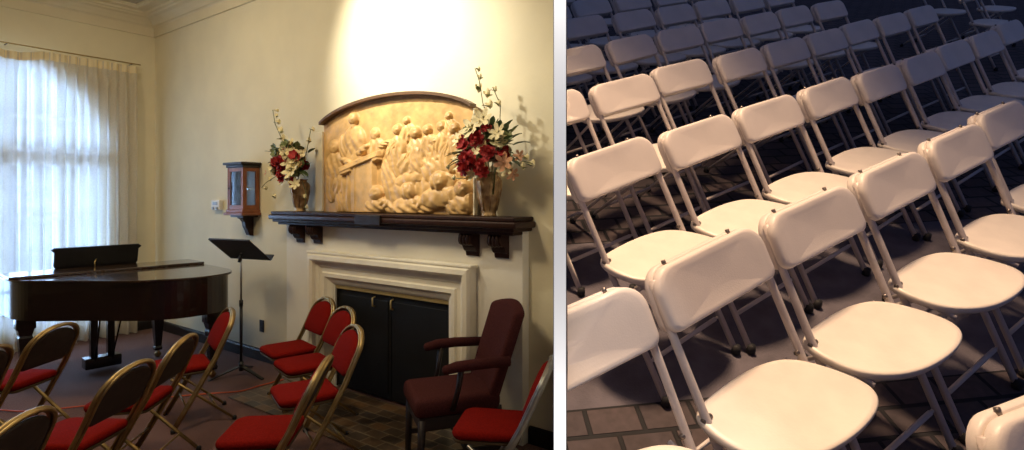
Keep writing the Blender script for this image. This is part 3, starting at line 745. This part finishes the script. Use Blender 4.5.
# ------------------------------------------------------------------ red folding chairs (chair faces local -Y)
def arc_back(hw, ztop, zsh, n=14):
    """points over the top from +x side to -x side at given shoulder; returns (x, s) with s the height along the post"""
    return [(hw*math.cos(PI*i/n), zsh+(ztop-zsh)*math.sin(PI*i/n)**.8) for i in range(n+1)]
def ypost(z): return -.16+.46*z/.82 if z < .5 else (-.16+.46*.5/.82)+(z-.5)*.46
def red_chair(label, mtx, metal='gold'):
    root = empty('red_folding_chair', mtx, label, 'chair', 'red padded folding chairs')
    hw = .225
    path = [(hw, -.16, .012), (hw, ypost(.2), .2), (hw, ypost(.4), .4), (hw, ypost(.5), .5), (hw*.98, ypost(.58), .58), (hw*.97, ypost(.64), .64)]
    arc = [(x*.97, ypost(z), z) for x, z in arc_back(hw, .815, .66)]
    full = path+arc+[(-x, y, z) for x, y, z in path[::-1]]
    w = MB(); w.tube(full, .011, 8); w.tube([(x*.93, y-.012, z-(.004 if z > .7 else 0)) for x, y, z in full], .009, 8); w.tube([(x*.93, y+.012, z-(.004 if z > .7 else 0)) for x, y, z in full], .009, 8)
    w.build('back_frame', metal, root)
    # pad (front) and shell (rear)
    def padpoly(shrink, zlow):
        a = [(x*(1-shrink*3.2), z-shrink*.9) for x, z in arc_back(hw*.97, .815, .66, 16)]
        return [(hw*.86, zlow+.03), *a, (-hw*.86, zlow+.03), (-hw*.70, zlow), (hw*.70, zlow)]
    def slabm(poly, d0, d1, name, m_, bulge=0.0, seg=3):
        w = MB(); n = len(poly); c = (0, sum(q[1] for q in poly)/n); rings = []
        for k_, (f_, d) in enumerate(((1, d1), (1, (d0+d1)/2), (.96, d0), (.80, d0-bulge*.7), (.4, d0-bulge))):
            rings += [(q[0]*f_, ypost(c[1]+(q[1]-c[1])*f_)+d, c[1]+(q[1]-c[1])*f_) for q in poly]
        fs = [(k_*n+i, k_*n+(i+1) % n, (k_+1)*n+(i+1) % n, (k_+1)*n+i) for k_ in range(4) for i in range(n)]
        fs += [tuple(range(n)), tuple(4*n+i for i in range(n))[::-1]]
        w.add(rings, fs, True); return w.build(name, m_, root)
    slabm(padpoly(.03, .535), -.022, -.004, 'back_pad', 'red', .018)
    slabm(padpoly(.03, .535), .012, -.003, 'back_shell', 'brownback', -.004)
    # seat
    s = MB(); s.plate(round_poly(-.195, .195, -.27, .105, [.07, .07, .04, .04], 6, .01), .405, .452, bev=.02, smooth=True)
    so = s.build('seat', 'red', root)
    s = MB(); s.plate(round_poly(-.19, .19, -.265, .10, [.065, .065, .04, .04], 6, .01), .389, .405, bev=.005); s.build('seat_pan', 'goldin', root)
    # rear legs
    for sx in (-1, 1):
        w = MB(); w.tube([(sx*.195, -.17, .386), (sx*.195, .25, .012)], .010, 8); w.tube([(sx*.186, -.17, .386), (sx*.186, .25, .012)], .008, 8); w.build('rear_leg', metal, root)
        for (x, y) in ((sx*hw, -.16), (sx*.192, .25)):
            f_ = MB(); f_.lathe([(.016, 0), (.017, .02), (.013, .03)], (x, y, 0), 10); f_.build('foot_cap', 'rubber', root)
    for (y, z, h) in ((ypost(.16), .16, hw), (.13, .12, .19)):
        w = MB(); w.tube([(-h, y, z), (h, y, z)], .007, 8); w.build('crossbar', metal, root)
    return root
RC = [(-1.81, 4.84, -48, 'red folding chair nearest the cream wall in the row before the fireplace'),
      (-1.52, 4.42, -50, 'red folding chair second from the cream wall before the fireplace'),
      (-1.285, 3.78, -57, 'red folding chair before the black fireplace doors with its whole seat in view'),
      (-1.274, 3.11, -84, 'nearest red folding chair before the fireplace, edge of its back toward us'),
      (-2.44, 4.38, -53, 'red folding chair in front of the music stand, its red pad showing'),
      (-2.33, 3.62, -84, 'red folding chair with brown back just nearer than the music stand chair'),
      (-2.27, 3.06, -92, 'red folding chair with brown back nearest us in the piano row'),
      (-3.40, 3.98, -92, 'red folding chair with brown back before the piano, its seat fully in view'),
      (-3.34, 3.36, -88, 'red folding chair cut by the photo edge in front of the piano keyboard end'),
      (-2.25, 2.33, -88, 'brown backed red folding chair in the bottom corner nearest us'),
      (-.037, 3.19, -99, 'red folding chair on grey frame cut off by the white partition')]
for (x, y, d, lab) in RC:
    red_chair(lab, wm(x, y, 0, math.radians(d)), 'steel' if 'grey frame' in lab else 'gold')

# armchair
ac = empty('armchair', wm(-.335, 3.70, 0, math.radians(-70)) @ Matrix.Diagonal((.93, .93, 1.0, 1.0)), 'maroon upholstered armchair with dark wooden legs beside the fireplace', 'armchair')
w = MB(); w.box((-.25, -.36, .375), (.25, .22, .495), bev=.045); w.build('seat', 'maroon', ac)
# back: curved top slab
w = MB(); NBk = 10; vs = []
def bpt(x, z, d):      # lean
    y = .17+(z-.40)*.36; return (x, y+d+.05*(x/.27)**2*(-.6), z)
prf = []
for i in range(NBk+1):
    x = -.26+.52*i/NBk; prf.append((x, .97+.045*math.cos(x/.26*PI/2)))
for d in (-.045, .045):
    for x, zt in prf: vs.append(bpt(x*.93, .38, d))
    for x, zt in prf: vs.append(bpt(x, zt, d))
k = NBk+1
fs5 = [(i, i+1, k+i+1, k+i) for i in range(NBk)]+[(2*k+i+1, 2*k+i, 3*k+i, 3*k+i+1) for i in range(NBk)]+[(k+i, k+i+1, 3*k+i+1, 3*k+i) for i in range(NBk)]+[(i+1, i, 2*k+i, 2*k+i+1) for i in range(NBk)]+[(0, k, 3*k, 2*k), (NBk, 2*k+NBk, 3*k+NBk, k+NBk)]
w.add(vs, fs5); bk = w.build('backrest', 'maroon', ac)
bv = bk.modifiers.new('soft', 'BEVEL'); bv.width = .03; bv.segments = 3; bv.limit_method = 'ANGLE'; bv.angle_limit = .7
for p_ in bk.data.polygons: p_.use_smooth = True
for sx in (-1, 1):
    w = MB(); w.tube([(sx*.30, -.17, .675), (sx*.30, -.10, .688), (sx*.30, .04, .692), (sx*.285, .26, .685)], [.028, .034, .034, .032], 12); w.blob((sx*.30, -.168, .676), .030, n=10)
    ar = w.build('armrest', 'maroon', ac)
    w = MB(); w.tube([(sx*.295, -.07, .67), (sx*.285, -.09, .54), (sx*.265, -.12, .42)], [.022, .018, .02], 4); w.build('arm_post', 'darkleg', ar)
    w = MB(); w.tube([(sx*.225, -.31, .37), (sx*.225, -.325, 0)], [.028, .020], 4); w.build('leg', 'darkleg', ac)
    w = MB(); w.tube([(sx*.225, .20, .40), (sx*.225, .22, .20), (sx*.225, .30, 0)], [.027, .024, .019], 4); w.build('leg', 'darkleg', ac)
    w = MB(); w.box((sx*.225-.010, -.31, .13), (sx*.225+.010, .23, .16)); w.build('stretcher', 'darkleg', ac)
w = MB(); w.box((-.225, -.02, .135), (.225, .01, .16)); w.build('stretcher', 'darkleg', ac)
w = MB(); w.box((-.235, -.33, .31), (.235, .20, .38)); w.build('seat_rail', 'darkleg', ac)

# cord on the carpet
w = MB(); pts = []
ctrl = [(-4.3, 4.6), (-3.85, 4.5), (-3.5, 4.6), (-3.1, 4.75), (-2.8, 4.85), (-2.55, 4.92), (-2.36, 4.97), (-2.25, 5.12), (-2.1, 5.3)]
P = [Vector((*c, .008)) for c in ctrl]
for i in range(len(P)-1):
    p0 = P[max(0, i-1)]; p1 = P[i]; p2 = P[i+1]; p3 = P[min(len(P)-1, i+2)]
    for s_ in range(8):
        t = s_/8; pts.append(.5*((2*p1)+(-p0+p2)*t+(2*p0-5*p1+4*p2-p3)*t*t+(-p0+3*p1-3*p2+p3)*t**3))
w.tube([(q.x, q.y, .0135) for q in pts], .0065, 6)
tag(w.build('extension_cord', 'cord'), 'orange extension cord lying across the brown carpet', 'cord')

# ------------------------------------------------------------------ terrace
def ground_piece(poly, name, m_, label, z0=-.12, z1=0.0):
    # clip to the terrace side of the partition: test in world coordinates
    out = []; f = lambda q: (lambda v: v.x-PR*v.y-.003)(YARD @ Vector((q[0], q[1], 0)))
    for i, q in enumerate(poly):
        r = poly[(i+1) % len(poly)]; a, b = f(q), f(r)
        if a >= 0: out.append(q)
        if (a >= 0) != (b >= 0):
            t = a/(a-b); out.append((q[0]+(r[0]-q[0])*t, q[1]+(r[1]-q[1])*t))
    w = MB(); n = len(out)
    w.add([(x, y, z0) for x, y in out]+[(x, y, z1) for x, y in out], [tuple(range(n))[::-1], tuple(range(n, 2*n))]+[(i, (i+1) % n, n+(i+1) % n, n+i) for i in range(n)])
    return struct(w, name, m_, YARD, label)
# strip between two slanted lines n.(x,y)=2.37 and 3.48, n=(.485,.8746)
nx, ny = .485, .8746; tx, ty = ny, -nx
def ln(c, s): return (nx*c+tx*s, ny*c+ty*s)
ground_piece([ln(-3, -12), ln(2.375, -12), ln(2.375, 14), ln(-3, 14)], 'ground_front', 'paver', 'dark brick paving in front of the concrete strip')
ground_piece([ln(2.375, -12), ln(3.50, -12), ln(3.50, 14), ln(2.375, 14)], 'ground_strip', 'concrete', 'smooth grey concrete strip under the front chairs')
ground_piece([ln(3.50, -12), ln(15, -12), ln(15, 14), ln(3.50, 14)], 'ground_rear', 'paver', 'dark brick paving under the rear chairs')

HW = .224
def yp(z): return -.30+.61*z/.78
def white_proto():
    root = bpy.data.objects.new('white_folding_chair', None); COL.objects.link(root); root.empty_display_size = .1
    root['category'] = 'chair'
    for sx in (-1, 1):
        w = MB(); w.tube([(sx*HW, -.295, .02), (sx*HW, yp(.45), .45), (sx*HW, yp(.70), .70), (sx*HW*.97, yp(.765), .765)], .0125, 10); w.build('front_leg', 'tube', root)
        w = MB(); w.tube([(sx*(HW-.03), -.10, .41), (sx*(HW-.03), .02, .27), (sx*(HW-.028), .24, .02)], .0095, 8); w.build('rear_leg', 'tube', root)
        for (x, y) in ((sx*HW, -.302), (sx*(HW-.028), .245)):
            f_ = MB(); f_.lathe([(.015, .001), (.019, .004), (.019, .018), (.016, .04)], (x, y, 0), 12); f_.build('foot_cap', 'rubber', root)
        w = MB(); w.tube([(sx*(HW+.014), yp(.455), .455), (sx*(HW-.02), yp(.455), .455)], .008, 8); w.build('hinge_bolt', 'rivet', root)
        # side rail below the seat
        w = MB(); w.tube([(sx*(HW-.03), -.13, .42), (sx*(HW-.03), .08, .42)], .008, 8); w.build('seat_rail', 'tube', root)
    w = MB(); w.tube([(-HW, yp(.13), .13), (-HW+.035, yp(.13), .13)], .006, 8); w.tube([(-HW+.03, yp(.13), .13), (HW-.03, yp(.13), .13)], .0095, 8); w.tube([(HW-.035, yp(.13), .13), (HW, yp(.13), .13)], .006, 8)
    w.build('crossbar', 'tube', root)
    w = MB(); w.tube([(-HW+.03, .15, .12), (HW-.03, .15, .12)], .0085, 8); w.build('crossbar', 'tube', root)
    # seat: moulded plastic
    s = MB(); ol_ = []
    cp = [(-.240, .060), (-.246, .015), (-.236, -.045), (-.212, -.095), (-.165, -.138), (-.10, -.172), (-.02, -.193), (.08, -.202), (.17, -.197), (.228, -.180), (.258, -.150), (.262, -.110), (.246, -.055), (.222, -.005), (.190, .040), (.145, .073), (.085, .093), (.02, .103), (-.06, .106), (-.13, .104), (-.19, .098), (-.225, .085)]
    P = [Vector(c) for c in cp]; n = len(P)
    for i in range(n):
        p0, p1, p2, p3 = P[i-1], P[i], P[(i+1) % n], P[(i+2) % n]
        for s_ in range(3):
            t = s_/3; ol_.append(.5*((2*p1)+(-p0+p2)*t+(2*p0-5*p1+4*p2-p3)*t*t+(-p0+3*p1-3*p2+p3)*t**3))
    n = len(ol_); rings = []
    for f_, z in ((.93, .425), (.985, .428), (1.0, .438), (.995, .449), (.97, .454), (.90, .4525), (.7, .448), (.35, .445)):
        rings += [(q.x*f_, (q.y+.05)*f_-.05, z) for q in ol_]
    s.add(rings, [(k_*n+i, k_*n+(i+1) % n, (k_+1)*n+(i+1) % n, (k_+1)*n+i) for k_ in range(7) for i in range(n)]+[tuple(range(n))[::-1], tuple(7*n+i for i in range(n))], True)
    s.build('seat', 'seatvinyl', root)
    # backrest: curved plate wrapping the posts
    A = Matrix.Translation((0, yp(.70), .70)) @ Matrix.Rotation(-math.atan2(.61, .78), 4, 'X')     # local z along the post
    w = MB(); ol_ = round_poly(-.236, .236, -.070, .105, [.03, .03, .07, .07], 7); n = len(ol_); rings = []
    def cv(x): return .012*(abs(x)/.236)**2.2      # bends back (local +y) in the middle, forward at the posts
    for f_, d in ((.955, .014), (1.0, .008), (1.012, 0), (1.0, -.014), (.965, -.021), (.90, -.0235), (.75, -.0232), (.6, -.023), (.4, -.0228), (.2, -.0226)):
        rings += [(x*f_, d+.002-cv(x*f_)*1.0, z*f_) for x, z in ol_]
    w.add(rings, [(k_*n+i, k_*n+(i+1) % n, (k_+1)*n+(i+1) % n, (k_+1)*n+i) for k_ in range(9) for i in range(n)]+[tuple(range(n))[::-1], tuple(9*n+i for i in range(n))], True, A)
    # rear lip
    rings = []
    for f_, d in ((.955, .014), (.985, .016), (.992, .026), (.985, .040), (.955, .046), (.88, .042), (.4, .034)):
        rings += [(x*f_, d+.002-cv(x*f_), z*f_+(.006 if z > 0 else 0)) for x, z in ol_]
    w.add(rings, [(k_*n+i, k_*n+(i+1) % n, (k_+1)*n+(i+1) % n, (k_+1)*n+i) for k_ in range(6) for i in range(n)]+[tuple(range(n))[::-1], tuple(6*n+i for i in range(n))], True, A)
    bk = w.build('backrest', 'vinyl', root)
    for sx in (-1, 1):
        w = MB(); w.tube([(sx*.145, .012, .100), (sx*.145, .012, .118)], .0065, 8, mtx=A); w.build('pin', 'rivet', bk)
    for sx in (-1, 1):
        w = MB()
        for z in (-.04, -.012): w.blob((sx*.214, -.012, z), .0065, (1, .6, 1), 8, mtx=A)
        w.build('rivet', 'rivet', bk)
    return root
proto = white_proto()
ORD = ['first', 'second', 'third', 'fourth', 'fifth', 'sixth', 'seventh', 'eighth', 'ninth', 'tenth', 'eleventh', 'twelfth']
ROWS = [
 ('front row', [(.006, 1.962, -.054), (.539, 1.95, -.002), (1.048, 1.935, -.04), (1.589, 1.923, -.033), (2.138, 1.91, -.043), (2.68, 1.92, -.04)]),
 ('second row', [(.843, 2.658, .035), (1.354, 2.634, .007), (1.87, 2.629, -.008), (2.425, 2.626, .015), (2.93, 2.596, 0), (3.486, 2.598, 0), (4.03, 2.62, 0), (4.58, 2.62, 0), (5.21, 2.66, 0)]),
 ('third row', [(1.04, 3.34, 0), (1.57, 3.32, .02), (2.09, 3.36, -.007), (2.64, 3.33, .036), (3.17, 3.34, 0), (3.7, 3.34, 0), (4.26, 3.37, .02), (4.79, 3.36, 0), (5.40, 3.38, 0)]),
 ('fourth row', [(1.83, 4.03, .03), (2.39, 4.05, .08), (2.90, 4.06, 0), (3.42, 4.07, 0), (3.93, 4.04, .03), (4.46, 4.05, 0), (5.0, 4.02, -.03)]),
 ('fifth row', [(2.06, 4.79, 0), (2.60, 4.82, 0), (3.15, 4.77, .03), (3.66, 4.74, 0), (4.2, 4.75, 0), (4.75, 4.74, 0), (5.3, 4.74, 0)]),
 ('sixth row', [(2.75, 5.47, 0), (3.3, 5.48, .03), (3.84, 5.46, 0), (4.4, 5.45, 0), (4.95, 5.46, 0)]),
 ('seventh row', [(3.4, 6.17, 0), (3.95, 6.17, .03), (4.5, 6.15, 0), (5.05, 6.16, 0)]),
]
used = False; idx = 0
WCH = []
def place_white(x, y, yaw, label):
    global used
    if not used: o = proto; used = True
    else: o = copy_tree(proto)
    o.matrix_world = ym(x, y, 0, yaw); tag(o, label, 'chair', 'white folding chairs'); WCH.append(o)
    return o
for rname, lst in ROWS:
    for i, (x, y, yaw) in enumerate(lst):
        extra = {('front row', 0): ', its back cut off', ('front row', 1): ', nearest whole chair'}.get((rname, i), '')
        place_white(x, y, yaw, f'white folding chair, {ORD[i]} from the white partition in the {rname}{extra}')
place_white(.585, 1.175, -.28, 'white folding chair nearest us, only its back top showing at the bottom corner')

for x, y, lab in ((7.66, 4.25, 'left one'), (8.39, 3.98, 'right one')):
    place_white(x, y, 0, f'white folding chair, {lab} showing only seats in the far top corner')
place_white(7.31, 3.68, 0, 'white folding chair beyond the end of the third row, only its seat clear')

# ------------------------------------------------------------------ cut what meets the partition
bpy.context.view_layer.update()
def cut(objs, k, side):
    """side=-1 keeps X < k*Y, side=+1 keeps X > k*Y"""
    for o in objs:
        mw = o.matrix_world; g_ = .004
        fx = [side*((mw @ Vector(c)).x-k*(mw @ Vector(c)).y)-g_ for c in o.bound_box]
        if min(fx) >= 0: continue
        ds = [side*((mw @ v.co).x-k*(mw @ v.co).y)-g_ for v in o.data.vertices]
        if min(ds) >= 0: continue
        if max(ds) <= 0:
            for ch in list(o.children): bpy.data.objects.remove(ch)
            bpy.data.objects.remove(o); continue
        o.data = o.data.copy(); bm = bmesh.new(); bm.from_mesh(o.data)
        inv = mw.inverted(); nw = Vector((1, -k, 0)).normalized()*side
        co = inv @ (Vector((0, 0, 0))+nw*g_); nl = (mw.to_3x3().transposed() @ nw).normalized()
        r = bmesh.ops.bisect_plane(bm, geom=bm.verts[:]+bm.edges[:]+bm.faces[:], plane_co=co, plane_no=nl, clear_inner=True)
        ed = [e for e in r['geom_cut'] if isinstance(e, bmesh.types.BMEdge)]
        if ed: bmesh.ops.holes_fill(bm, edges=ed, sides=0)
        bm.to_mesh(o.data); bm.free()
def leaves(root):
    out = []
    for c in root.children: out += [c]+leaves(c)
    return out
for r in [o for o in SC.objects if o.parent is None and o.name.startswith('red_folding_chair')]:
    names = [c.name for c in leaves(r)]
    for nme in names:
        if nme in bpy.data.objects: cut([bpy.data.objects[nme]], PL, -1)
for r in [o.name for o in WCH]:
    r = bpy.data.objects[r]; names = [c.name for c in leaves(r)]
    for nme in names:
        if nme in bpy.data.objects: cut([bpy.data.objects[nme]], PR, 1)
    if not r.children: bpy.data.objects.remove(r)

# ------------------------------------------------------------------ camera
cam = bpy.data.cameras.new('camera'); co_ = bpy.data.objects.new('camera', cam); COL.objects.link(co_)
co_.location = (0, 0, HC); co_.rotation_euler = (PI/2, 0, 0)
cam.sensor_fit = 'HORIZONTAL'; cam.sensor_width = 36; cam.lens = 572/1024*36; cam.shift_y = -28/1024; cam.clip_start = .05; cam.clip_end = 100
SC.camera = co_

# ------------------------------------------------------------------ lights
def light(name, kind, loc, energy, col, target=None, **kw):
    l = bpy.data.lights.new(name, kind); l.energy = energy; l.color = col
    for k_, v in kw.items(): setattr(l, k_, v)
    o = bpy.data.objects.new(name, l); COL.objects.link(o); o.location = loc
    if target is not None:
        o.rotation_euler = (Vector(target)-Vector(loc)).to_track_quat('-Z', 'Y').to_euler()
    return o
R3 = lambda a, b, z: tuple(ROOM @ Vector((a, -b, z)))
# spotlight on the ceiling washing the relief and the wall above it
light('relief_spotlight', 'SPOT', R3(4.2, 1.65, 3.97), 560, (1.0, .91, .76), R3(4.70, 0, 2.88), spot_size=math.radians(66), spot_blend=1.0, shadow_soft_size=.05)
# unseen warm fill lights, added under the ceiling to brighten the room
light('ceiling_fill', 'AREA', R3(2.4, 2.2, 3.9), 36, (1.0, .80, .50), R3(2.4, 1.2, 1.5), shape='DISK', size=.7)
light('ceiling_fill', 'AREA', R3(5.0, 2.6, 3.9), 44, (1.0, .80, .52), R3(5.0, 1.2, 1.5), shape='DISK', size=.7)
# daylight outside the window
light('window_daylight', 'AREA', R3(-1.2, 1.5, 1.9), 950, (.38, .60, 1.0), R3(0, 1.5, 1.8), shape='RECTANGLE', size=3.6, size_y=3.8)
# lamp high over the front chairs of the terrace
light('terrace_lamp', 'SPOT', tuple(YARD @ Vector((1.75, 4.4, 5.8))), 2900, (1.0, .67, .41), tuple(YARD @ Vector((.50, 2.30, 0))), spot_size=math.radians(52), spot_blend=1.0, shadow_soft_size=.35)
# added fill spots that whiten the partition's end; no real lamps stand there
light('partition_fill', 'SPOT', (.08, .70, 2.45), 19.0, (1, .96, .92), (.083, 1.0, 1.75), spot_size=math.radians(50), spot_blend=.5, shadow_soft_size=.03)
light('partition_fill', 'SPOT', (.08, .70, .95), 19.0, (1, .96, .92), (.083, 1.0, 1.6), spot_size=math.radians(50), spot_blend=.5, shadow_soft_size=.03)

wd = bpy.data.worlds.new('world'); SC.world = wd; wd.use_nodes = True
bg = wd.node_tree.nodes['Background']; bg.inputs['Color'].default_value = (.21, .28, .60, 1); bg.inputs['Strength'].default_value = .22

SC.view_settings.view_transform = 'Standard'; SC.view_settings.look = 'None'; SC.view_settings.gamma = 1; SC.view_settings.use_curve_mapping = False
SC.view_settings.exposure = 0.0
